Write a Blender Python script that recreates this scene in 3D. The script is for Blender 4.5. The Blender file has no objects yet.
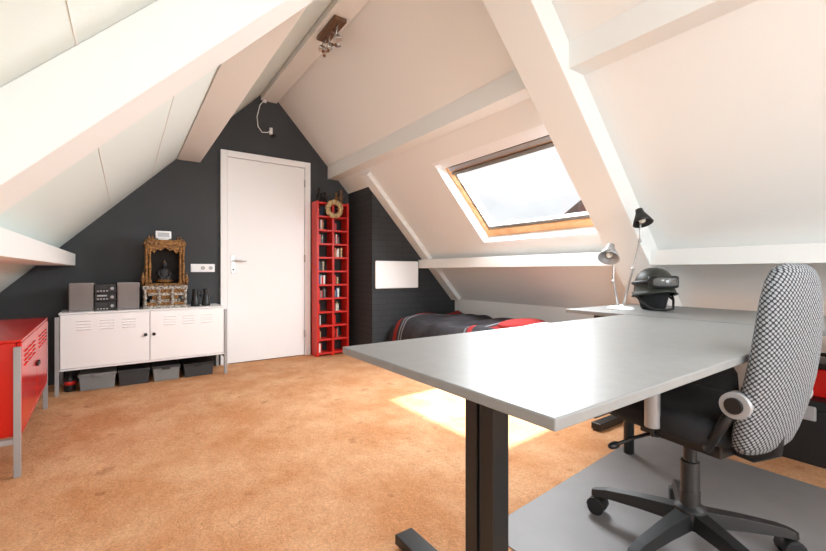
import bpy, bmesh, math, random
from mathutils import Vector, Matrix
random.seed(4)
S=bpy.context.scene
COL=S.collection
# ---------------------------------------------------------------- materials
def lin(c):
    return tuple(((v/255)/12.92 if v/255<=0.04045 else (((v/255)+0.055)/1.055)**2.4) for v in c)+(1,)
def mat(name,c,rough=.5,metal=0,bump=0,bscale=200,c2=None,cscale=5,spec=.5,coat=0,detail=3,c2lo=.35,c2hi=.65):
    m=bpy.data.materials.new(name);m.use_nodes=True
    nt=m.node_tree;b=nt.nodes['Principled BSDF']
    b.inputs['Base Color'].default_value=lin(c);b.inputs['Roughness'].default_value=rough
    b.inputs['Metallic'].default_value=metal;b.inputs['Specular IOR Level'].default_value=spec
    b.inputs['Coat Weight'].default_value=coat
    tc=nt.nodes.new('ShaderNodeTexCoord')
    if c2:
        n=nt.nodes.new('ShaderNodeTexNoise');n.inputs['Scale'].default_value=cscale;n.inputs['Detail'].default_value=detail
        nt.links.new(tc.outputs['Object'],n.inputs['Vector'])
        r=nt.nodes.new('ShaderNodeValToRGB');r.color_ramp.elements[0].position=c2lo;r.color_ramp.elements[1].position=c2hi
        r.color_ramp.elements[0].color=lin(c);r.color_ramp.elements[1].color=lin(c2)
        nt.links.new(n.outputs['Fac'],r.inputs['Fac']);nt.links.new(r.outputs['Color'],b.inputs['Base Color'])
    if bump:
        n=nt.nodes.new('ShaderNodeTexNoise');n.inputs['Scale'].default_value=bscale;n.inputs['Detail'].default_value=4
        nt.links.new(tc.outputs['Object'],n.inputs['Vector'])
        bp=nt.nodes.new('ShaderNodeBump');bp.inputs['Strength'].default_value=bump;bp.inputs['Distance'].default_value=.004
        nt.links.new(n.outputs['Fac'],bp.inputs['Height']);nt.links.new(bp.outputs['Normal'],b.inputs['Normal'])
    return m
def brickmat(name,c1,c2,mo,bw=.21,bh=.065,rot=(math.pi/2,0,0),mortar=.006,bump=.5,rough=.8):
    m=mat(name,c1,rough);nt=m.node_tree;b=nt.nodes['Principled BSDF']
    tc=nt.nodes.new('ShaderNodeTexCoord');mp=nt.nodes.new('ShaderNodeMapping');mp.inputs['Rotation'].default_value=rot
    br=nt.nodes.new('ShaderNodeTexBrick');br.inputs['Scale'].default_value=1
    br.inputs['Brick Width'].default_value=bw;br.inputs['Row Height'].default_value=bh;br.inputs['Mortar Size'].default_value=mortar
    br.inputs['Color1'].default_value=lin(c1);br.inputs['Color2'].default_value=lin(c2);br.inputs['Mortar'].default_value=lin(mo)
    nt.links.new(tc.outputs['Object'],mp.inputs['Vector']);nt.links.new(mp.outputs['Vector'],br.inputs['Vector'])
    nt.links.new(br.outputs['Color'],b.inputs['Base Color'])
    bp=nt.nodes.new('ShaderNodeBump');bp.inputs['Strength'].default_value=bump;bp.inputs['Distance'].default_value=.003;bp.invert=True
    nt.links.new(br.outputs['Fac'],bp.inputs['Height']);nt.links.new(bp.outputs['Normal'],b.inputs['Normal'])
    return m
def checkmat(name,c1,c2,scale):
    m=mat(name,c1,.9);nt=m.node_tree;b=nt.nodes['Principled BSDF']
    tc=nt.nodes.new('ShaderNodeTexCoord')
    v=nt.nodes.new('ShaderNodeTexVoronoi');v.inputs['Scale'].default_value=scale;v.inputs['Randomness'].default_value=.1;v.voronoi_dimensions='2D'
    mp=nt.nodes.new('ShaderNodeMapping');mp.inputs['Rotation'].default_value=(0,0,.78)
    r=nt.nodes.new('ShaderNodeValToRGB');r.color_ramp.elements[0].position=.31;r.color_ramp.elements[1].position=.47
    r.color_ramp.elements[0].color=lin(c2);r.color_ramp.elements[1].color=lin(c1)
    nt.links.new(tc.outputs['UV'],mp.inputs['Vector']);nt.links.new(mp.outputs['Vector'],v.inputs['Vector'])
    nt.links.new(v.outputs['Distance'],r.inputs['Fac']);nt.links.new(r.outputs['Color'],b.inputs['Base Color'])
    return m
def carpet():
    m=mat('carpet_pile',(210,165,118),.98,spec=.05);nt=m.node_tree;b=nt.nodes['Principled BSDF'];tc=nt.nodes.new('ShaderNodeTexCoord')
    def noise(sc,det,ro=.6):
        n=nt.nodes.new('ShaderNodeTexNoise');n.inputs['Scale'].default_value=sc;n.inputs['Detail'].default_value=det;n.inputs['Roughness'].default_value=ro
        nt.links.new(tc.outputs['Object'],n.inputs['Vector']);return n
    def ramp(n,a,ca,bb,cb_):
        r=nt.nodes.new('ShaderNodeValToRGB');r.color_ramp.elements[0].position=a;r.color_ramp.elements[1].position=bb
        r.color_ramp.elements[0].color=ca;r.color_ramp.elements[1].color=cb_;nt.links.new(n.outputs['Fac'],r.inputs['Fac']);return r
    big=ramp(noise(2.6,8,.65),.38,lin((209,149,104)),.62,lin((227,177,136)))
    fine=ramp(noise(70,4,.8),.3,(.74,.72,.70,1),.7,(1.1,1.1,1.1,1))
    spot=ramp(noise(8,2,.5),.27,(.78,.72,.68,1),.33,(1,1,1,1))
    mx=nt.nodes.new('ShaderNodeMix');mx.data_type='RGBA';mx.blend_type='MULTIPLY';mx.inputs[0].default_value=1
    nt.links.new(big.outputs[0],mx.inputs[6]);nt.links.new(fine.outputs[0],mx.inputs[7])
    m2=nt.nodes.new('ShaderNodeMix');m2.data_type='RGBA';m2.blend_type='MULTIPLY';m2.inputs[0].default_value=1
    nt.links.new(mx.outputs[2],m2.inputs[6]);nt.links.new(spot.outputs[0],m2.inputs[7]);nt.links.new(m2.outputs[2],b.inputs['Base Color'])
    bp=nt.nodes.new('ShaderNodeBump');bp.inputs['Strength'].default_value=.8;bp.inputs['Distance'].default_value=.010
    nt.links.new(noise(110,5,.7).outputs['Fac'],bp.inputs['Height'])
    bp2=nt.nodes.new('ShaderNodeBump');bp2.inputs['Strength'].default_value=.7;bp2.inputs['Distance'].default_value=.03
    nt.links.new(noise(8,4,.6).outputs['Fac'],bp2.inputs['Height']);nt.links.new(bp2.outputs[0],bp.inputs['Normal']);nt.links.new(bp.outputs[0],b.inputs['Normal'])
    return m
M_ceil=mat('ceiling_paint',(238,238,236),.55,bump=.15,bscale=60)
M_ceilL=mat('ceiling_paint_cool_light',(228,239,236),.5,bump=.15,bscale=60)  # cool greenish light on the left slope put into the paint colour
M_beam=mat('beam_paint',(239,240,238),.5,bump=.1,bscale=40)
M_wall=mat('wall_paint_charcoal',(56,59,62),.7,bump=.2,bscale=150,c2=(63,66,69),cscale=2)
M_wwall=mat('wall_paint_white',(238,238,236),.7)
M_brick=brickmat('dark_brick_wallpaper',(48,51,54),(52,55,58),(43,45,48),bump=.15)
M_white=mat('white_lacquer',(246,247,248),.35)
M_door=mat('door_paint',(248,249,250),.4)
M_metal=mat('brushed_metal',(190,190,190),.35,metal=1)
M_gmetal=mat('grey_painted_metal',(165,166,168),.4,metal=.3)
M_black=mat('black_plastic',(22,22,23),.45)
M_blackm=mat('black_metal',(30,32,33),.4,metal=.2)
M_red=mat('red_lacquer',(208,28,18),.2,spec=.5)
M_redm=mat('red_painted_wood',(206,34,24),.45)
M_carpet=carpet()
M_mat=mat('grey_floor_mat',(118,114,113),.5,bump=.1,bscale=300,c2=(125,121,120),cscale=4,spec=.35)
M_desk=mat('grey_laminate',(134,135,134),.40,c2=(138,139,138),cscale=30,spec=.4)
M_pine=mat('pine_frame',(216,158,102),.45,c2=(228,176,122),cscale=12)
M_dkframe=mat('sash_grey',(120,118,114),.4)
M_fabric=checkmat('woven_fabric',(36,38,42),(146,149,153),100)
M_blackfab=mat('black_fabric',(24,24,26),.9,bump=.4,bscale=500)
M_gold=mat('aged_gold',(160,114,58),.5,metal=.4,c2=(78,50,28),cscale=60,bump=.8,bscale=90)
M_silver=mat('carved_inlay',(200,194,182),.5,c2=(60,48,38),cscale=70,bump=.8,bscale=100)
M_dark=mat('dark_interior',(30,22,18),.7)
M_speaker=mat('speaker_grille',(134,126,124),.8,bump=.5,bscale=600)
M_spkbox=mat('speaker_cabinet',(165,157,153),.5)
M_box1=mat('storage_box_grey',(126,128,128),.6)
M_box2=mat('storage_box_dark',(50,52,54),.6)
M_straw=mat('straw',(220,196,150),.8,bump=.8,bscale=120,c2=(160,130,86),cscale=50)
M_sheet=mat('bed_sheet',(222,216,216),.9)
M_duvet=mat('duvet_dark',(40,38,42),.95,c2=(54,50,54),cscale=8)
M_duvred=mat('duvet_red',(150,36,34),.95)
M_duvgrey=mat('duvet_grey',(130,130,134),.95)
M_green=mat('green_fabric',(40,70,46),.9)
M_olive=mat('helmet_olive_black',(40,43,38),.5,c2=(50,54,46),cscale=20)
M_lens=mat('goggle_lens',(96,98,98),.08,spec=.8)
M_bulb=mat('frosted_bulb',(240,235,220),.3)
M_roof2=mat('roof_tiles_outside',(110,92,82),.8)
M_paper=mat('paper_white',(235,235,230),.8)
M_blue=mat('blue_plastic',(50,80,130),.5)
M_brown=mat('brown_wood',(110,80,58),.5)
def glass():
    m=bpy.data.materials.new('window_glass');m.use_nodes=True;nt=m.node_tree;nt.nodes.clear()
    o=nt.nodes.new('ShaderNodeOutputMaterial');mx=nt.nodes.new('ShaderNodeMixShader');t=nt.nodes.new('ShaderNodeBsdfTransparent');g=nt.nodes.new('ShaderNodeBsdfGlossy')
    g.inputs['Roughness'].default_value=.02;mx.inputs[0].default_value=.05
    nt.links.new(t.outputs[0],mx.inputs[1]);nt.links.new(g.outputs[0],mx.inputs[2]);nt.links.new(mx.outputs[0],o.inputs[0]);return m
M_glass=glass()
# ---------------------------------------------------------------- mesh builder
class MB:
    def __init__(s): s.v=[];s.f=[];s.m=[];s.sm=[];s.mats=[]
    def add(s,vs,fs,mt,smooth=False):
        if mt not in s.mats: s.mats.append(mt)
        i=s.mats.index(mt);o=len(s.v)
        s.v+= [tuple(p) for p in vs]
        for k,f in enumerate(fs):
            s.f.append([a+o for a in f]);s.m.append(i);s.sm.append(smooth[k] if isinstance(smooth,list) else smooth)
        return s
    def hexa(s,p,mt): return s.add(p,[(0,1,2,3),(7,6,5,4),(0,4,5,1),(1,5,6,2),(2,6,7,3),(3,7,4,0)],mt)
    def box(s,x0,x1,y0,y1,z0,z1,mt):
        return s.hexa([(x0,y0,z0),(x1,y0,z0),(x1,y1,z0),(x0,y1,z0),(x0,y0,z1),(x1,y0,z1),(x1,y1,z1),(x0,y1,z1)],mt)
    def prism(s,poly,ax,a0,a1,mt):
        def P(q,a): return {'y':(q[0],a,q[1]),'x':(a,q[0],q[1]),'z':(q[0],q[1],a)}[ax]
        n=len(poly);vs=[P(q,a0) for q in poly]+[P(q,a1) for q in poly]
        fs=[tuple(range(n)),tuple(range(2*n-1,n-1,-1))]+[(i,(i+1)%n,n+(i+1)%n,n+i) for i in range(n)]
        return s.add(vs,fs,mt)
    def loft(s,rings,mt,cap=True,smooth=True):
        n=len(rings[0]);vs=[p for r in rings for p in r];fs=[]
        for k in range(len(rings)-1):
            for i in range(n): fs.append((k*n+i,k*n+(i+1)%n,(k+1)*n+(i+1)%n,(k+1)*n+i))
        sm=[smooth]*len(fs)
        if cap: fs.append(tuple(range(n-1,-1,-1)));fs.append(tuple(range((len(rings)-1)*n,len(rings)*n)));sm+=[False,False]
        return s.add(vs,fs,mt,sm)
    def cyl(s,p0,p1,r0,mt,r1=None,seg=20):
        p0=Vector(p0);p1=Vector(p1);r1=r0 if r1 is None else r1
        return s.lathe([(r0,0),(r1,(p1-p0).length)],p0,mt,seg,p1-p0)
    def lathe(s,prof,c,mt,seg=24,axis=(0,0,1)):
        q=Vector(axis).to_track_quat('Z','Y');c=Vector(c)
        rings=[[c+q@Vector((max(r,1e-4)*math.cos(2*math.pi*i/seg),max(r,1e-4)*math.sin(2*math.pi*i/seg),z)) for i in range(seg)] for r,z in prof]
        return s.loft(rings,mt)
    def tube(s,path,r,mt,seg=8):
        P=[Vector(p) for p in path];rings=[]
        for i,p in enumerate(P):
            t=(P[min(i+1,len(P)-1)]-P[max(i-1,0)]).normalized()
            ref=Vector((0,0,1)) if abs(t.z)<.95 else Vector((1,0,0))
            a=t.cross(ref).normalized();b=t.cross(a).normalized()
            if i and rings:
                pa=(rings[-1][0]-P[i-1]).normalized();a=(pa-t*pa.dot(t)).normalized();b=t.cross(a)
            rr=r[i] if isinstance(r,list) else r
            rings.append([p+(a*math.cos(2*math.pi*k/seg)+b*math.sin(2*math.pi*k/seg))*rr for k in range(seg)])
        return s.loft(rings,mt)
    def ell(s,c,r,mt,seg=20,n=10,lo=-90,hi=90):
        c=Vector(c);rings=[]
        for k in range(n+1):
            a=math.radians(lo+(hi-lo)*k/n)
            rings.append([c+Vector((r[0]*max(math.cos(a),.001)*math.cos(2*math.pi*i/seg),r[1]*max(math.cos(a),.001)*math.sin(2*math.pi*i/seg),r[2]*math.sin(a))) for i in range(seg)])
        return s.loft(rings,mt)
    def obj(s,name,parent=None,bevel=0,loc=None,rot=0,sub=0):
        me=bpy.data.meshes.new(name)
        me.from_pydata(s.v,[],s.f)
        for mt in s.mats: me.materials.append(mt)
        for i,p in enumerate(me.polygons): p.material_index=s.m[i];p.use_smooth=s.sm[i]
        bm=bmesh.new();bm.from_mesh(me);bmesh.ops.recalc_face_normals(bm,faces=bm.faces);bm.to_mesh(me);bm.free()
        o=bpy.data.objects.new(name,me);COL.objects.link(o)
        if parent: o.parent=parent
        if loc: o.location=loc
        o.rotation_euler=(0,0,rot)
        if bevel:
            b=o.modifiers.new('b','BEVEL');b.width=bevel;b.segments=2;b.limit_method='ANGLE';b.angle_limit=math.radians(50)
        if sub:
            b=o.modifiers.new('s','SUBSURF');b.levels=sub;b.render_levels=sub
        return o
def group(name,loc=(0,0,0),rz=0):
    e=bpy.data.objects.new(name,None);COL.objects.link(e);e.location=loc;e.rotation_euler=(0,0,math.radians(rz));e.empty_display_size=.1
    return e
# ---------------------------------------------------------------- room constants
D=4.55; YB=-2.5
def rz(x): return 4.30-1.08*x
def lz(x): return 1.62+1.03*x
NR=Vector((1.08,0,1)).normalized(); NL=Vector((-1.03,0,1)).normalized()
def PR(x,y,n): return Vector((x,y,rz(x)))+NR*n
def PL(x,y,n): return Vector((x,y,lz(x)))+NL*n
def slab(mb,P,x0,x1,y0,y1,n0,n1,mt):
    mb.hexa([P(x0,y0,n0),P(x1,y0,n0),P(x1,y1,n0),P(x0,y1,n0),P(x0,y0,n1),P(x1,y0,n1),P(x1,y1,n1),P(x0,y1,n1)],mt)
def slabholes(mb,P,x0,x1,y0,y1,n0,n1,holes,mt):
    ys=sorted({y0,y1,*[h[2] for h in holes],*[h[3] for h in holes]})
    for a,b in zip(ys[:-1],ys[1:]):
        hs=[h for h in holes if h[2]<=a and h[3]>=b]
        if hs:
            h=hs[0];slab(mb,P,x0,h[0],a,b,n0,n1,mt);slab(mb,P,h[1],x1,a,b,n0,n1,mt)
        else: slab(mb,P,x0,x1,a,b,n0,n1,mt)
KR=3.42;KL=-.87
H1=(2.22,2.86,1.62,2.88);H2=(2.15,2.86,-1.7,-.4);H3=(-.15,.55,-1.7,-.4)
c=MB()
slabholes(c,PR,1.24,3.56,YB-.1,D+.12,0,.11,[H1,H2],M_ceil)
slabholes(c,PL,-1.02,1.30,YB-.1,D+.12,0,.11,[H3],M_ceilL)
c.obj('ceiling')
c=MB()
for x in (-.1,.2):
    for a,b in ((-.4,1.33),(1.58,D)): slab(c,PL,x-.002,x+.002,a,b,-.0025,.001,M_beam)
c.obj('trim_1')
f=MB();f.box(-1.0,3.6,YB-.1,D+.12,-.1,0,M_carpet);f.obj('floor')
w=MB();w.prism([(-.98,0),(3.55,0),(3.55,rz(3.55)+.06),(1.27,2.99),(-.98,lz(-.98)+.06)],'y',D,D+.12,M_wall);w.obj('wall_gable')
w=MB();w.prism([(2.225,0),(KR,0),(KR,rz(KR)+.03),(2.225,rz(2.225)+.03)],'y',3.96,D,M_brick);w.obj('wall_alcove')
w=MB()
w.box(-.98,.5,YB-.12,YB,0,.66,M_wwall);w.box(.5,2.1,YB-.12,YB,0,.8,M_wwall);w.box(2.1,3.55,YB-.12,YB,0,.5,M_wwall)
w.prism([(-.98,.66),(.5,.66),(.5,lz(.5)+.05),(-.98,.7)],'y',YB-.12,YB,M_wwall)
w.prism([(2.1,.5),(3.55,.5),(2.1,rz(2.1)+.05)],'y',YB-.12,YB,M_wwall)
w.prism([(.5,1.85),(2.1,1.85),(2.1,rz(2.1)+.05),(1.27,2.99),(.5,lz(.5)+.05)],'y',YB-.12,YB,M_wwall)
w.obj('wall_back')
w=MB();w.box(KR,KR+.08,YB,D,0,rz(KR)+.06,M_wwall);w.obj('wall_right')
w=MB();w.box(KL-.08,KL,YB,D,0,lz(KL)+.06,M_wwall);w.obj('wall_left')
# trusses, purlins
t=MB();slab(t,PR,1.30,KR-.02,1.33,1.58,-.157,0,M_beam);slab(t,PL,KL+.02,1.24,1.33,1.57,-.16,0,M_beam)
t.obj('roof_truss',bevel=.004)
t=MB();t.prism([(1.19,2.79),(1.36,2.79),(1.36,2.84),(1.27,2.93),(1.19,2.85)],'y',YB,D,M_beam);t.obj('ridge_beam',bevel=.003)
t=MB();t.prism([(1.955,2.04),(2.09,2.04),(1.955,2.187)],'y',YB,D,M_beam);t.obj('roof_purlin',bevel=.003)
t=MB();t.prism([(.41,2.03),(.61,2.03),(.61,2.247),(.41,2.04)],'y',YB,D,M_beam);t.obj('roof_purlin',bevel=.003)
t=MB();t.prism([(2.85,.99),(3.06,.99),(2.97,1.09),(2.85,1.09)],'y',YB,3.96,M_beam);t.obj('roof_purlin',bevel=.003)
t=MB();t.prism([(-.35,1.0),(-.35,1.10),(-.51,1.10),(-.605,1.0)],'y',YB,D,M_beam);t.obj('roof_purlin',bevel=.003)
t=MB();slab(t,PR,2.12,KR-.02,3.82,3.96,-.05,0,M_beam);t.obj('trim_2',bevel=.003)
t=MB();t.box(KR-.015,KR,1.6,3.96,0,.07,M_white);t.obj('baseboard_right')
t=MB();t.box(KL,KL+.015,-2.4,D,0,.07,M_white);t.obj('baseboard_left')
# ---------------------------------------------------------------- roof windows
def skywin(name,P,h,sgn):
    g=group(name)
    x0,x1,y0,y1=h
    m=MB()
    for a in ((x0-.0,x0+.02,y0,y1),(x1-.02,x1,y0,y1),(x0,x1,y0,y0+.02),(x0,x1,y1-.02,y1)):
        slab(m,P,*a,.0,.11,M_white)
    m.obj('lining',g)
    m=MB();fw=.05
    X0,X1,Y0,Y1=x0+.02+(.05 if sgn>0 else 0),x1-.02-(0 if sgn>0 else .05),y0+.02,y1-.02
    for a in ((X0,X0+fw,Y0,Y1),(X1-fw,X1,Y0,Y1),(X0+fw,X1-fw,Y0,Y0+fw),(X0+fw,X1-fw,Y1-fw,Y1)):
        slab(m,P,*a,.085,.15,M_pine)
    m.obj('frame',g,bevel=.003)
    m=MB();a0=fw;a1=fw+.022
    for a in ((X0+a0,X0+a1,Y0+a0,Y1-a0),(X1-a1,X1-a0,Y0+a0,Y1-a0),(X0+a1,X1-a1,Y0+a0,Y0+a1),(X0+a1,X1-a1,Y1-a1,Y1-a0)):
        slab(m,P,*a,.095,.14,M_dkframe)
    m.obj('sash',g,bevel=.002)
    m=MB();slab(m,P,X0+a0,X1-a0,Y0+a0,Y1-a0,.118,.122,M_glass);m.obj('glass',g)
    m=MB()
    if sgn>0:
        slab(m,P,x0+.02,X0,Y0,Y1,.06,.15,M_white)
        slab(m,P,X0+.005,X0+.03,Y0+.06,Y1-.06,.06,.085,M_gmetal)
        slab(m,P,X0+.042,X0+.055,Y0+.06,Y1-.06,.06,.095,M_dkframe)
    else:
        slab(m,P,X1,x1-.02,Y0,Y1,.06,.15,M_white)
    m.obj('ventilation_bar',g,bevel=.002)
    return g
skywin('window_1',PR,H1,1);skywin('added_window_2',PR,H2,1);skywin('added_window_3',PL,H3,-1)  # last two are unseen roof windows, added to let in more light
g=group('added_window_4',(0,YB-.06,0));m=MB()  # unseen window in the back wall, added as an opening for fill light
for a in ((.5,.56,.8,1.85),(2.04,2.1,.8,1.85),(.56,2.04,.8,.86),(.56,2.04,1.79,1.85),(1.27,1.33,.86,1.79)): m.box(a[0],a[1],-.03,.03,a[2],a[3],M_white)
m.obj('frame',g,bevel=.003);m=MB();m.box(.56,2.04,-.003,.003,.86,1.79,M_glass);m.obj('glass',g)
m=MB();m.prism([(6.9,-1),(9.9,-1),(9.9,2.3),(8.0,3.45),(6.9,2.7)],'x',12.6,16,M_roof2);m.obj('neighbour_house')
# ---------------------------------------------------------------- door
g=group('door_1',(.79,D,0));m=MB();W=.944;H=2.19
m.box(0,.065,-.035,-.0,0,H,M_door);m.box(W-.065,W,-.035,0,0,H,M_door);m.box(.065,W-.065,-.035,0,H-.065,H,M_door);m.obj('frame',g,bevel=.004)
m=MB();m.box(.068,W-.068,-.022,-.001,.008,H-.069,M_door);m.obj('leaf',g,bevel=.003)
m=MB();m.box(.10,.14,-.028,-.022,.93,1.12,M_metal);m.cyl((.12,-.028,1.06),(.12,-.07,1.06),.009,M_metal);m.tube([(.12,-.065,1.06),(.14,-.07,1.06),(.24,-.07,1.06)],.009,M_metal);m.cyl((.12,-.03,.97),(.12,-.033,.97),.009,M_black);m.obj('handle',g,bevel=.001)
m=MB()
for z in (.25,1.1,1.95): m.cyl((W-.067,-.03,z-.04),(W-.067,-.03,z+.04),.008,M_metal)
m.obj('hinges',g)
g=group('wall_switch',(.525,D,.985));m=MB();m.box(0,.215,-.008,0,-.04,.04,M_white);m.obj('plate',g,bevel=.002);m=MB()
m.box(.01,.065,-.013,-.008,-.028,.028,M_white)
for k in (1,2): m.cyl((.037+.07*k,-.008,0),(.037+.07*k,-.0125,0),.026,M_white);m.cyl((.037+.07*k,-.0125,0),(.037+.07*k,-.013,0),.019,M_gmetal)
m.obj('sockets',g)
# ---------------------------------------------------------------- metal cabinets
def cabinet(name,loc,rzz,body,n=2):
    g=group(name,loc,rzz);W,Dp,H,z0=1.19,.40,.63,.185
    m=MB();m.box(.012,W-.012,.02,Dp-.004,z0,H-.0125,body);m.box(.008,W-.008,.0,Dp,H-.012,H,body);m.box(.012,W-.012,.0,.0195,z0,z0+.012,body);m.obj('body',g,bevel=.003)
    m=MB();dw=(W-.03)/n
    for k in range(n):
        x0=.015+k*dw+.002;x1=x0+dw-.004
        m.box(x0,x1,.0,.019,z0+.015,H-.016,body)
    m.obj('doors',g,bevel=.005)
    m=MB()
    for k in range(n):
        x0=.015+k*dw
        for gx in (.10,dw/2-.045,dw-.19):
            for r in range(4):
                z=H-.075-r*.022
                m.hexa([(x0+gx,-.001,z),(x0+gx+.09,-.001,z),(x0+gx+.09,.002,z),(x0+gx,.002,z),(x0+gx,-.006,z+.008),(x0+gx+.09,-.006,z+.008),(x0+gx+.09,.002,z+.011),(x0+gx,.002,z+.011)],body)
    m.obj('louvres',g)
    m=MB()
    for k in range(1,n): m.cyl((.015+k*dw-.03,0,.42),(.015+k*dw-.03,-.012,.42),.013,M_black);m.cyl((.015+k*dw+.03,0,.42),(.015+k*dw+.03,-.012,.42),.013,M_black)
    m.obj('locks',g)
    m=MB()
    for x in (-.013,W-.012):
        for y in (.0,Dp-.025): m.box(x,x+.025,y,y+.025,.0,H-.03,M_gmetal)
        m.box(x,x+.025,.025,Dp-.025,z0-.03,z0-.005,M_gmetal)
    m.obj('legs',g,bevel=.002)
    return g
cabinet('white_metal_cabinet',(-.425,4.10,0),1.2,M_white)
cabinet('red_metal_cabinet',(-.395,2.60,0),92.2,M_red)
def sbox(loc,w,d,h,mt,lid,rzz=0):
    g=group('storage_box',loc,rzz);m=MB()
    m.prism([(.008,0),(w-.008,0),(w,h-.02),(0,h-.02)],'y',0,d,mt);m.obj('body',g,bevel=.004)
    m=MB();m.box(-.006,w+.006,-.006,d+.006,h-.02,h,lid);m.box(w/2-.03,w/2+.03,-.012,-.006,h-.03,h-.006,lid);m.obj('lid',g,bevel=.003)
sbox((-.30,4.17,0),.235,.30,.13,M_box1,M_box1);sbox((-.045,4.17,0),.215,.30,.13,M_box2,M_box2)
sbox((.195,4.17,0),.20,.30,.13,M_box1,M_box2);sbox((.43,4.18,0),.24,.30,.12,M_box2,M_black)
g=group('thermos_flask',(-.36,4.24,0));m=MB();m.lathe([(.035,0),(.037,.01),(.037,.10),(.03,.115),(.022,.12),(.022,.15),(.0,.152)],(0,0,0),M_black);m.obj('body',g)
m=MB();m.cyl((0,0,.05),(0,0,.08),.038,M_redm);m.obj('label',g)
# speakers + stereo
T=.63
for x in (-.365,-.055):
    g=group('bookshelf_speaker',(x,4.20,T));m=MB();m.box(0,.155,.012,.20,0,.225,M_spkbox);m.obj('cabinet',g,bevel=.004)
    m=MB();m.box(.006,.149,.0,.012,.006,.219,M_speaker);m.obj('grille',g,bevel=.004)
    m=MB();m.cyl((.0775,0,.08),(.0775,-.003,.08),.045,M_speaker);m.cyl((.0775,0,.17),(.0775,-.003,.17),.02,M_speaker);m.obj('cones',g)
g=group('stereo_system',(-.203,4.20,T));m=MB()
for k,(a,b) in enumerate(((0,.075),(.08,.14),(.145,.215))):
    m.box(0,.14,.0,.2,a,b,M_black)
    m.box(.015,.08,-.002,.0,a+.035,b-.012,M_gmetal if k%2 else M_box2);m.cyl((.115,0,(a+b)/2),(.115,-.012,(a+b)/2),.012,M_gmetal)
    for j in range(4): m.box(.015+j*.02,.028+j*.02,-.004,0,a+.01,a+.02,M_gmetal)
m.obj('units',g,bevel=.002)
# shrine
g=group('buddha_shrine',(.29,4.30,T))
m=MB()
for (hw,hd,a,b,mt) in ((.165,.13,0,.025,M_silver),(.15,.12,.025,.05,M_gold),(.115,.10,.05,.075,M_silver),(.10,.09,.075,.11,M_gold),(.13,.11,.11,.135,M_silver),(.16,.12,.135,.165,M_gold),(.17,.13,.165,.195,M_silver)):
    m.box(-hw,hw,-hd,hd,a,b,mt)
for x in (-.15,-.05,.05,.15):
    for y in (-.115,.1): m.lathe([(.012,0),(.016,.02),(.009,.04),(.016,.07),(.008,.1),(.015,.125),(.012,.14)],(x,y,.03),M_silver,10)
m.obj('plinth',g,bevel=.003)
m=MB();m.box(-.14,.14,.08,.10,.195,.56,M_dark);m.box(-.15,-.125,-.06,.10,.195,.56,M_gold);m.box(.125,.15,-.06,.10,.195,.56,M_gold)
m.box(-.15,.15,-.09,.10,.195,.215,M_gold);m.box(-.16,.16,-.09,.11,.55,.575,M_gold);m.box(-.135,.135,-.07,.10,.575,.60,M_gold)
for x in (-.115,.115,-.14,.14): m.lathe([(.012,0),(.015,.02),(.008,.04),(.010,.1),(.014,.15),(.008,.2),(.010,.28),(.015,.31),(.012,.335)],(x,-.075,.215),M_gold,10)
arch=[(-.13,.55),(-.13,.47),(-.10,.50),(-.085,.475),(-.06,.515),(-.035,.50),(0,.53),(.035,.50),(.06,.515),(.085,.475),(.10,.50),(.13,.47),(.13,.55)]
m.prism(arch,'y',-.085,-.07,M_gold)
m.obj('frame',g,bevel=.002)
m=MB()
for x in (-.145,-.12,-.095,.095,.12,.145):
    m.lathe([(.012,0),(.014,.008),(.008,.02),(.001,.04)],(x,-.05,.573 if abs(x)>.135 else .598),M_gold,8)
for x in (-.165,.165): m.lathe([(.004,0),(.014,.03),(.018,.06),(.008,.09),(.002,.12)],(x,-.07,.195),M_gold,8)
m.obj('cresting',g)
m=MB();bz=.215
m.ell((0,0,bz+.02),(.07,.045,.022),M_gold);m.ell((0,0.005,bz+.035),(.062,.04,.022),M_box2)
m.loft([[(math.cos(a)*r,math.sin(a)*r*.65+.01,bz+z) for a in [2*math.pi*i/14 for i in range(14)]] for r,z in ((.035,.04),(.03,.07),(.04,.105),(.038,.12),(.014,.132),(.012,.145))],M_box2)
m.ell((0,.0,bz+.165),(.02,.021,.025),M_box2);m.ell((0,.003,bz+.192),(.009,.009,.012),M_gold)
for s_ in (-1,1): m.tube([(s_*.036,.01,bz+.115),(s_*.048,0,bz+.08),(s_*.03,-.03,bz+.05),(0,-.035,bz+.048)],[.012,.011,.009,.008],M_box2)
m.obj('buddha_figure',g)
g=group('alarm_clock',(.28,4.29,T+.6005));m=MB();m.box(-.06,.06,-.02,.03,.012,.08,M_white);m.obj('case',g,bevel=.006)
m=MB();m.box(-.045,.045,-.022,-.019,.025,.065,M_gmetal);m.obj('display',g);m=MB()
m.box(-.04,.04,-.015,.025,.0,.012,M_white);m.obj('foot',g,bevel=.002)
g=group('binoculars',(.575,4.27,T));m=MB()
for x in (-.045,.045): m.lathe([(.036,0),(.038,.004),(.038,.03),(.03,.05),(.028,.09),(.022,.12),(.024,.125),(.024,.155),(.019,.16)],(x,0,0),M_blackm,18)
m.box(-.03,.03,-.012,.012,.07,.085,M_blackm);m.box(-.03,.03,-.01,.01,.115,.125,M_blackm);m.cyl((0,0,.08),(0,0,.135),.009,M_black);m.obj('barrels',g)
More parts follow.
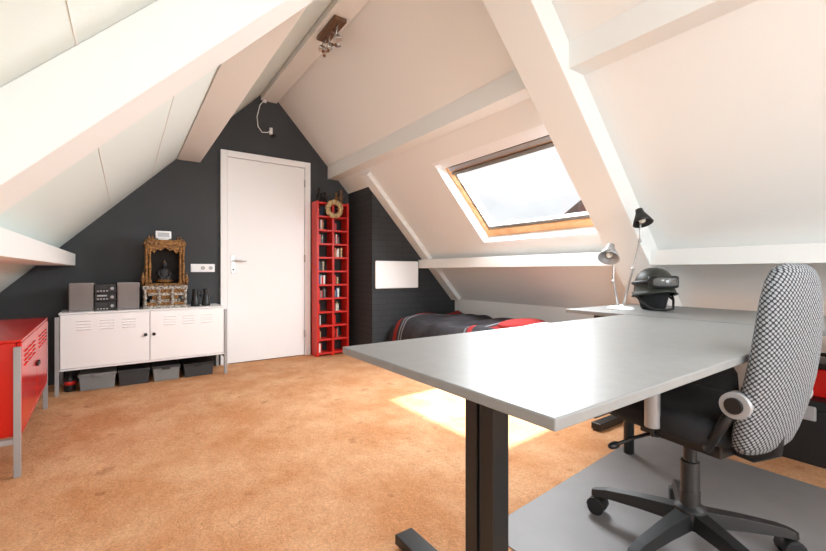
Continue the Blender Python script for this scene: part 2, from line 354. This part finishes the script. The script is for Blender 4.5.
# ---------------------------------------------------------------- red rack
g=group('red_cd_rack',(1.74,4.34,0));m=MB();RW=.39;RD=.16;RH=1.74
for x in (0,RW/2-.0125,RW-.025): m.box(x,x+.025,0,RD,0,RH,M_redm)
for x in (.025,RW/2+.0125):
    x1=x+RW/2-.0375
    for k in range(12):
        z=.02+k*(RH-.05)/11; m.box(x,x1,.004,RD-.008,z,z+.02,M_redm)
m.obj('frame',g,bevel=.002)
m=MB();R=random.Random(3);cols=[M_black,M_paper,M_blue,M_straw,M_redm,M_box1,M_box2,M_redm]
for x in (.029,RW/2+.016):
    for k in range(11):
        z=.0405+k*(RH-.05)/11; xx=x
        for j in range(R.randint(0,7)):
            wd=.011 if R.random()<.8 else .02
            if xx+wd>x+.145: break
            m.box(xx,xx+wd-.001,.04,.14,z,z+R.choice((.08,.10,.11)),R.choice(cols));xx+=wd
m.obj('media',g)
g=group('dried_wreath',(1.93,4.305,1.655));m=MB()
P=[];N=48
for k in range(N+1):
    t=2*math.pi*k/N;rr=.078+.004*math.sin(9*t);P.append((rr*math.cos(t),.006*math.sin(7*t),rr*math.sin(t)))
m.tube(P,.026,M_straw,10)
Rr=random.Random(5)
for k in range(60):
    t=Rr.random()*6.283;rr=.078;dx=Rr.uniform(-.3,.3)
    a=Vector((rr*math.cos(t),-.018,rr*math.sin(t)));b=a+Vector((.04*math.cos(t+1.2+dx),-.014,.04*math.sin(t+1.2+dx)))
    m.tube([a,b],[.006,.001],M_straw,5)
m.obj('ring',g);m=MB();m.tube([(0,0,.10),(0,.04,.105)],.004,M_brown);m.obj('hook',g)
for (x,h,mt) in ((1.80,.17,M_dark),(1.87,.12,M_dark),(2.01,.13,M_gold),(2.07,.17,M_brown)):
    g=group('wooden_figurine',(x,4.42,RH));m=MB();m.lathe([(.022,0),(.024,.01),(.016,.02),(.022,.05),(.018,h*.55),(.008,h*.62),(.018,h*.78),(.014,h*.92),(.0,h)],(0,0,0),mt,14);m.tube([(-.02,0,h*.5),(-.035,-.01,h*.35),(-.015,-.02,h*.28)],.006,mt);m.tube([(.02,0,h*.5),(.038,-.01,h*.65)],.006,mt);m.obj('body',g)
g=group('panel_heater',(2.25,3.96,.76));m=MB();m.box(0,.58,-.035,-.01,0,.31,M_white);m.obj('panel',g,bevel=.012);m=MB();m.box(.08,.14,-.01,0,.08,.2,M_gmetal);m.box(.44,.5,-.01,0,.08,.2,M_gmetal);m.obj('brackets',g)
# ---------------------------------------------------------------- bed
g=group('single_bed',(2.42,2.0,0));m=MB();L=1.86;BW=.92
m.box(0,BW,0,L,.08,.22,M_brown)
for x in (.03,BW-.09):
    for y in (.03,L-.09): m.box(x,x+.06,y,y+.06,0,.08,M_brown)
m.obj('base',g,bevel=.006);m=MB();m.box(.01,BW-.01,.01,L-.01,.22,.37,M_sheet);m.obj('mattress',g,bevel=.03)
def cloth(x0,x1,y0,y1,zf,nx,ny,mf):
    m=MB();V=[];F=[]
    for j in range(ny+1):
        for i in range(nx+1):
            x=x0+(x1-x0)*i/nx;y=y0+(y1-y0)*j/ny;V.append((x,y,zf(x,y)))
    o=[]
    for j in range(ny):
        for i in range(nx):
            a=j*(nx+1)+i;m.add([],[],mf(i,j));F.append((a,a+1,a+nx+2,a+nx+1));o.append(m.mats.index(mf(i,j)))
    m.v=V;m.f=[list(q) for q in F];m.m=o;m.sm=[True]*len(F);return m
def zf(x,y):
    e=min(1,max(0,(x+.03)/.09));e2=min(1,max(0,(L-y+.02)/.10))
    top=.425+.018*math.sin(9*x+3*y)+.014*math.sin(13*y-4*x)+.008*math.sin(23*y+11*x)
    return .16+(top-.16)*min(e,1)**.5*(.6+.4*e2**.5)
m=cloth(-.03,BW-.02,.50,L-.01,zf,34,68,lambda i,j:(M_duvred if j in (61,62,63,5,6,7) else (M_duvgrey if j in (58,56,9) else M_duvet)));o=m.obj('duvet',g)
sd=o.modifiers.new('so','SOLIDIFY');sd.thickness=.03;sd.offset=1
m=MB();m.ell((.42,.24,.44),(.36,.2,.08),M_sheet,28,12);m.obj('pillow',g)
m=MB();m.ell((.36,.34,.50),(.27,.14,.045),M_duvred,28,12);m.obj('cushion',g)
# ---------------------------------------------------------------- floor mat
m=MB();m.prism([(1.08,-.35),(2.48,-.30),(2.50,1.2),(1.08,1.08)],'z',.0,.004,M_mat);m.obj('chair_floor_mat')
# ---------------------------------------------------------------- desks
def tleg(m,x,yc,H,h0,h1):
    for dy in (-.052,.008): m.box(x-.03,x+.03,yc+dy,yc+dy+.044,.05,H-.04,M_blackm)
    m.box(x-.02,x+.02,yc-.01,yc+.01,.05,H-.05,M_box2)
    m.box(x-.035,x+.035,yc-.06,yc+.06,.03,.09,M_blackm)
    m.box(x-.035,x+.035,yc-h0,yc+h1,.012,.045,M_blackm)
    for s_ in (-h0+.04,h1-.04): m.cyl((x,yc+s_,0.0),(x,yc+s_,.013),.02,M_black)
    m.box(x-.03,x+.03,yc-.33,yc+.33,H-.045,H-.008,M_blackm)
DH=.715
g=group('desk',(.552,.400,0),0.3);m=MB();m.box(0,1.68,0,.762,DH-.022,DH,M_desk);m.obj('top',g,bevel=.003)
m=MB();tleg(m,.245,.39,DH-.018,.38,.40);m.box(.28,1.6,.47,.52,DH-.09,DH-.05,M_blackm)
m.cyl((1.6,.70,0.004),(1.6,.70,DH-.02),.025,M_blackm);m.obj('frame',g,bevel=.003)
m=MB();m.cyl((.80,.22,.46),(.80,.22,.60),.022,M_gmetal);m.cyl((.80,.22,.60),(.80,.22,.695),.009,M_black);m.tube([(.80,.22,.46),(.80,.22,.435),(.83,.21,.43)],.007,M_black);m.obj('crank_handle',g,bevel=.004)
g=group('side_desk',(2.245,-.6,0));m=MB();m.box(0,.80,0,2.15,DH-.022,DH,M_desk);m.obj('top',g,bevel=.003)
m=MB()
for y in (.12,1.98):
    m.box(.37,.41,y-.04,y+.04,.045,DH-.022,M_blackm);m.box(.05,.75,y-.03,y+.03,.005,.045,M_blackm);m.box(.06,.72,y-.02,y+.02,DH-.06,DH-.022,M_blackm)
m.obj('frame',g,bevel=.003)
# twin-head desk lamp on one base
g=group('desk_lamp',(2.50,1.34,DH));m=MB();m.lathe([(.075,0),(.078,.006),(.07,.016),(.02,.022),(.012,.03),(0,.031)],(0,0,0),M_white,28);m.obj('base',g)
for nm,pts,hd,head,sc in (('white',[(-.01,.01,.02),(-.03,.03,.17),(-.01,.04,.30),(-.05,.04,.36)],(-.6,-.2,-.75),M_gmetal,1),('black',[(.01,-.01,.02),(.03,-.06,.25),(.05,-.09,.42),(.0,-.12,.565)],(-.2,-.35,-.9),M_black,.9)):
    m=MB();m.tube(pts,.006,M_metal)
    for p in pts[1:-1]: m.ell(p,(.011,.011,.011),M_metal,10,6)
    m.obj('arm_'+nm,g);m=MB();p=Vector(pts[-1]);a=Vector(hd).normalized()
    m.lathe([(r*sc,z*sc) for r,z in [(.012,-.05),(.022,-.045),(.026,-.02),(.045,.02),(.062,.06),(.059,.06),(.04,.018),(.0,-.01)]],p,head,24,a)
    m.obj('shade_'+nm,g);m=MB();m.ell(p+a*.03,(.02,.02,.02),M_bulb,12,8);m.obj('bulb_'+nm,g)
# army helmet with goggles (front = local -y)
g=group('army_helmet',(2.66,1.22,DH),-38);m=MB()
n=40;rings=[]
for k,(r,z,fl) in enumerate(((1.13,.098,1),(1.06,.108,1),(1.0,.13,.7),(.985,.155,.3),(.93,.185,0),(.82,.212,0),(.64,.236,0),(.42,.25,0),(.2,.256,0),(.01,.258,0))):
    rings.append([(.105*r*math.cos(t),.128*r*math.sin(t)-(.012 if k==0 and math.sin(t)<0 else 0)*abs(math.sin(t)),z+fl*(.02*max(0,-math.sin(t))-.025*max(0,math.sin(t))-.012*abs(math.cos(t)))) for t in [2*math.pi*i/n for i in range(n)]])
m.loft(rings,M_olive,cap=False);o=m.obj('shell',g);sd=o.modifiers.new('so','SOLIDIFY');sd.thickness=.005
m=MB();m.loft([[(r*.09*math.cos(t),r*.105*math.sin(t)+.01,z) for t in [2*math.pi*i/28 for i in range(28)]] for r,z in ((.62,0),(.72,.01),(.80,.04),(.9,.08),(.98,.12),(.95,.17),(.6,.22),(.2,.24))],M_blackfab);m.obj('liner',g)
m=MB();m.tube([(math.cos(t)*.109,math.sin(t)*.132,.165+.012*math.sin(t)*-1) for t in [2*math.pi*k/36 for k in range(37)]],.010,M_black);m.obj('goggle_strap',g)
m=MB()
def gog(sx,sy,z,off): return [(sx*math.cos(t),-.133-off+sy*math.sin(t)+3.6*(sx*math.cos(t))**2,.172+z) for t in [2*math.pi*i/28 for i in range(28)]]
m.loft([gog(.072,.02,-.036,0),gog(.086,.024,-.03,0),gog(.09,.024,0,0),gog(.086,.024,.03,0),gog(.072,.02,.036,0)],M_black);m.obj('goggle_frame',g)
m=MB();m.loft([gog(.058,.018,-.025,.010),gog(.070,.022,-.018,.010),gog(.073,.022,0,.010),gog(.070,.022,.018,.010),gog(.058,.018,.025,.010)],M_lens);m.obj('goggle_lens',g)
m=MB()
for s_ in (-1,1):
    m.tube([(s_*.104,.0,.11),(s_*.10,-.03,.06),(s_*.06,-.10,.012),(0,-.125,.008)],.007,M_black)
    m.tube([(s_*.10,.06,.10),(s_*.098,-.02,.065)],.006,M_black)
m.obj('straps',g)
# ---------------------------------------------------------------- office chair
g=group('office_chair',(1.575,.605,.0045),-9)
m=MB()
m.lathe([(.05,.085),(.052,.10),(.048,.145),(.03,.155),(.03,.20),(.028,.20),(.028,.30),(.02,.30),(.02,.38)],(0,0,0),M_black,24)
for k in range(5):
    a=math.radians(72*k+38);ca,sa=math.cos(a),math.sin(a)
    def Q(r,t,z): return (ca*r-sa*t,sa*r+ca*t,z)
    m.loft([[Q(r,-w,z0),Q(r,w,z0),Q(r,w*.75,z1),Q(r,-w*.75,z1)] for r,w,z0,z1 in ((.03,.032,.09,.14),(.15,.026,.085,.125),(.27,.022,.075,.105),(.31,.02,.066,.092),(.325,.012,.066,.086))],M_black,smooth=False)
    m.cyl(Q(.30,0,.04),Q(.30,0,.072),.009,M_blackm)
    for t in (-.020,.020):
        m.cyl(Q(.305,t-.009,.03),Q(.305,t+.009,.03),.03,M_black,seg=20)
    m.loft([[Q(.305+.034*math.cos(b),t,.032+.034*math.sin(b)) for b in [math.radians(x) for x in (0,30,60,90,120,150,180)]] for t in (-.028,.028)],M_black)
m.obj('base',g,bevel=.003)
m=MB();m.box(-.09,.09,-.14,.12,.375,.415,M_black);m.tube([(-.08,.06,.39),(-.2,.07,.385),(-.27,.075,.375)],.006,M_black);m.ell((-.28,.076,.374),(.028,.012,.012),M_black,12,8)
m.tube([(.0,-.10,.39),(0,-.18,.385),(0,-.235,.42),(0,-.25,.56)],.018,M_black);m.obj('mechanism',g,bevel=.004)
def sup(a,b,p,n=32):
    out=[]
    for i in range(n):
        t=2*math.pi*i/n;c_,s_=math.cos(t),math.sin(t)
        out.append((a*math.copysign(abs(c_)**p,c_),b*math.copysign(abs(s_)**p,s_)))
    return out
m=MB();rings=[]
for sc,z in ((.80,.412),(.93,.42),(1,.44),(1,.47),(.96,.49),(.85,.50),(.5,.497),(.1,.493)):
    rings.append([(x,y+.03,z+.10*(x/.24)**2*.25-.12*max(0,(y-.08))**1.0*.3) for x,y in sup(.22*sc,.215*sc,.6)])
m.loft(rings,M_blackfab);m.obj('seat',g)
m=MB();rings=[];NB=40
prof=[(0,.08,.012),(.015,.11,.026),(.05,.135,.036),(.12,.150,.040),(.25,.162,.040),(.4,.165,.039),(.55,.162,.037),(.7,.154,.036),(.82,.142,.034),(.91,.124,.031),(.96,.105,.026),(.985,.08,.017),(1.0,.05,.006)]
for s_,w,th in prof:
    z=.415+.550*s_;yc=-.205-.075*s_**1.3+.03*math.sin(s_*math.pi)*-1
    rings.append([(x,yc+y+.35*(x*x),z) for x,y in sup(w,th,.75,NB)])
m.loft(rings,M_fabric);ob=m.obj('backrest',g)
me=ob.data;uv=me.uv_layers.new(name='UVMap')
arc={}
for k,r_ in enumerate(rings):
    n=NB;pts=[Vector(p) for p in r_];d=[(pts[(i+1)%n]-pts[i]).length for i in range(n)];cum=[sum(d[:i]) for i in range(n+1)];mid=cum[30]
    for i in range(n): arc[k*n+i]=cum[i]-mid
    arc[('end',k)]=cum[n]-mid
vpos=[0]
for k in range(1,len(prof)): vpos.append(vpos[-1]+.545*(prof[k][0]-prof[k-1][0]))
for p in me.polygons:
    ids=[me.loops[l].vertex_index for l in p.loop_indices];cols=[i%NB for i in ids];wrap=(0 in cols and NB-1 in cols and len(ids)==4)
    for l,i in zip(p.loop_indices,ids):
        k=i//NB;u=arc[('end',k)] if (wrap and i%NB==0) else arc[i]
        uv.data[l].uv=(u,vpos[k])
m=MB()
for s_ in (-1,1):
    m.cyl((s_*.14,-.215,.575),(s_*.182,-.22,.575),.036,M_gmetal);m.cyl((s_*.182,-.22,.575),(s_*.19,-.22,.575),.022,M_black)
    m.tube([(s_*.16,-.215,.575),(s_*.165,-.16,.46),(s_*.12,-.12,.41),(s_*.05,-.1,.40)],.014,M_black)
m.obj('tilt_knobs',g)
# ---------------------------------------------------------------- things below the side desk
g=group('backpack',(2.80,1.0,0));m=MB()
m.loft([[(x,y,z) for x,y in sup(a,b,.6)] for a,b,z in ((.14,.11,0),(.17,.14,.03),(.175,.15,.2),(.16,.14,.36),(.11,.10,.44),(.04,.04,.46))],M_blackfab)
m.loft([[(x-.16,y,z) for x,y in sup(a,b,.6)] for a,b,z in ((.03,.09,.05),(.05,.11,.08),(.05,.11,.2),(.02,.09,.25))],M_blackfab)
m.obj('body',g);m=MB();m.tube([(-.1,-.03,.40),(-.12,-.03,.49),(-.1,.03,.49),(-.08,.03,.42)],.009,M_green);m.obj('strap',g)
g=group('storage_trunk',(2.95,.56,0));m=MB();m.box(-.2,.2,-.24,.24,0,.27,M_black);m.box(-.21,.21,-.25,.25,.272,.32,M_blackm);m.box(-.218,-.2,-.05,.05,.22,.29,M_gmetal);m.obj('case',g,bevel=.006)
g=group('red_toolbox',(2.93,.58,.32));m=MB();m.box(-.10,.13,-.16,.16,0,.14,M_red);m.obj('case',g,bevel=.008);m=MB();m.box(-.105,.135,-.165,.165,.142,.17,M_black);m.tube([(.01,-.08,.17),(.01,-.07,.20),(.01,.07,.20),(.01,.08,.17)],.01,M_black);m.obj('lid',g,bevel=.005)
# ---------------------------------------------------------------- ceiling lamp, cord
g=group('ceiling_spotlight',(1.275,2.9,2.79));m=MB();m.box(-.05,.05,-.17,.17,-.03,0,M_brown);m.obj('canopy',g,bevel=.006)
m=MB();R=random.Random(8)
for k in range(6):
    y=-.13+k*.052;x=R.uniform(-.04,.04);z=-.09-R.random()*.05
    m.tube([(0,y,-.03),(x*.5,y,-.06),(x,y,z)],.005,M_metal)
    m.lathe([(.012,0),(.016,.01),(.024,.045),(.022,.045),(.0,.02)],(x,y,z+.01),M_metal,14,(x*6,R.uniform(-.6,.6),-1))
m.obj('spots',g);m=MB()
for k in range(5): m.ell((R.uniform(-.05,.05),-.1+k*.05,-.15-R.random()*.03),(.012,.012,.012),M_brown,10,6)
m.obj('bulbs',g)
g=group('lamp_cord',(1.2,D-.012,2.75));m=MB();m.tube([(.03,0,.05),(-.02,0,-.02),(-.05,-.0,-.15),(-.04,0,-.25),(0,-.01,-.31),(.06,-.01,-.30),(.09,-.02,-.27)],.005,M_white);m.obj('cable',g)
m=MB();m.cyl((.09,-.02,-.25),(.09,-.02,-.32),.018,M_white);m.cyl((.03,0,.05),(.03,0,.02),.02,M_white);m.ell((.12,-.02,-.33),(.03,.03,.02),M_black,10,6);m.obj('socket',g)
# ---------------------------------------------------------------- light
W=bpy.data.worlds.new('sky');S.world=W;W.use_nodes=True;nt=W.node_tree;b=nt.nodes['Background'];b.inputs[1].default_value=1.28
tc=nt.nodes.new('ShaderNodeTexCoord');n=nt.nodes.new('ShaderNodeTexNoise');n.inputs['Scale'].default_value=5;n.inputs['Detail'].default_value=6
r=nt.nodes.new('ShaderNodeValToRGB');r.color_ramp.elements[0].position=.35;r.color_ramp.elements[1].position=.6;r.color_ramp.elements[0].color=(.68,.73,.77,1);r.color_ramp.elements[1].color=(.86,.87,.88,1)
nt.links.new(tc.outputs['Generated'],n.inputs['Vector']);nt.links.new(n.outputs['Fac'],r.inputs['Fac']);nt.links.new(r.outputs[0],b.inputs[0])
L_=bpy.data.lights.new('sun','SUN');L_.energy=16;L_.angle=.035;L_.color=(.96,.98,1);o=bpy.data.objects.new('sun',L_);COL.objects.link(o)
o.rotation_euler=Vector((-.465,-.11,-1)).to_track_quat('-Z','Y').to_euler();o.location=(5,3,8)
def area(name,loc,d,sx,sy,e,col=(1,1,1)):
    l=bpy.data.lights.new(name,'AREA');l.shape='RECTANGLE';l.size=sx;l.size_y=sy;l.energy=e;l.color=col
    o=bpy.data.objects.new(name,l);COL.objects.link(o);o.location=loc;o.rotation_euler=Vector(d).to_track_quat('-Z','Y').to_euler();return o
area('added_fill_back',(1.3,YB-.16,1.33),(0,1,0),1.5,1.0,80,(.88,.95,1))  # added fill lamp shining through the unseen back window
cR=PR(2.5,-1.05,.2);area('added_fill_right',cR,-NR,1.2,.8,40,(.9,.97,1))  # added fill lamp over the unseen right roof window
cL=PL(.2,-1.05,.2);area('added_fill_left',cL,-NL,1.2,.8,64,(.88,.95,1))  # added fill lamp over the unseen left roof window
cW=PR(2.55,2.25,.28);area('daylight_roof_window_far',cW,-NR,1.0,.6,100,(.9,.96,1))
# ---------------------------------------------------------------- camera
S.view_settings.view_transform='Standard'
cam=bpy.data.cameras.new('camera');co=bpy.data.objects.new('camera',cam);COL.objects.link(co)
co.location=(0,0,.945);co.rotation_euler=(math.pi/2,0,math.radians(-35));cam.sensor_width=36;cam.lens=411/826*36;cam.shift_y=-.0042;cam.clip_start=.02
S.camera=co
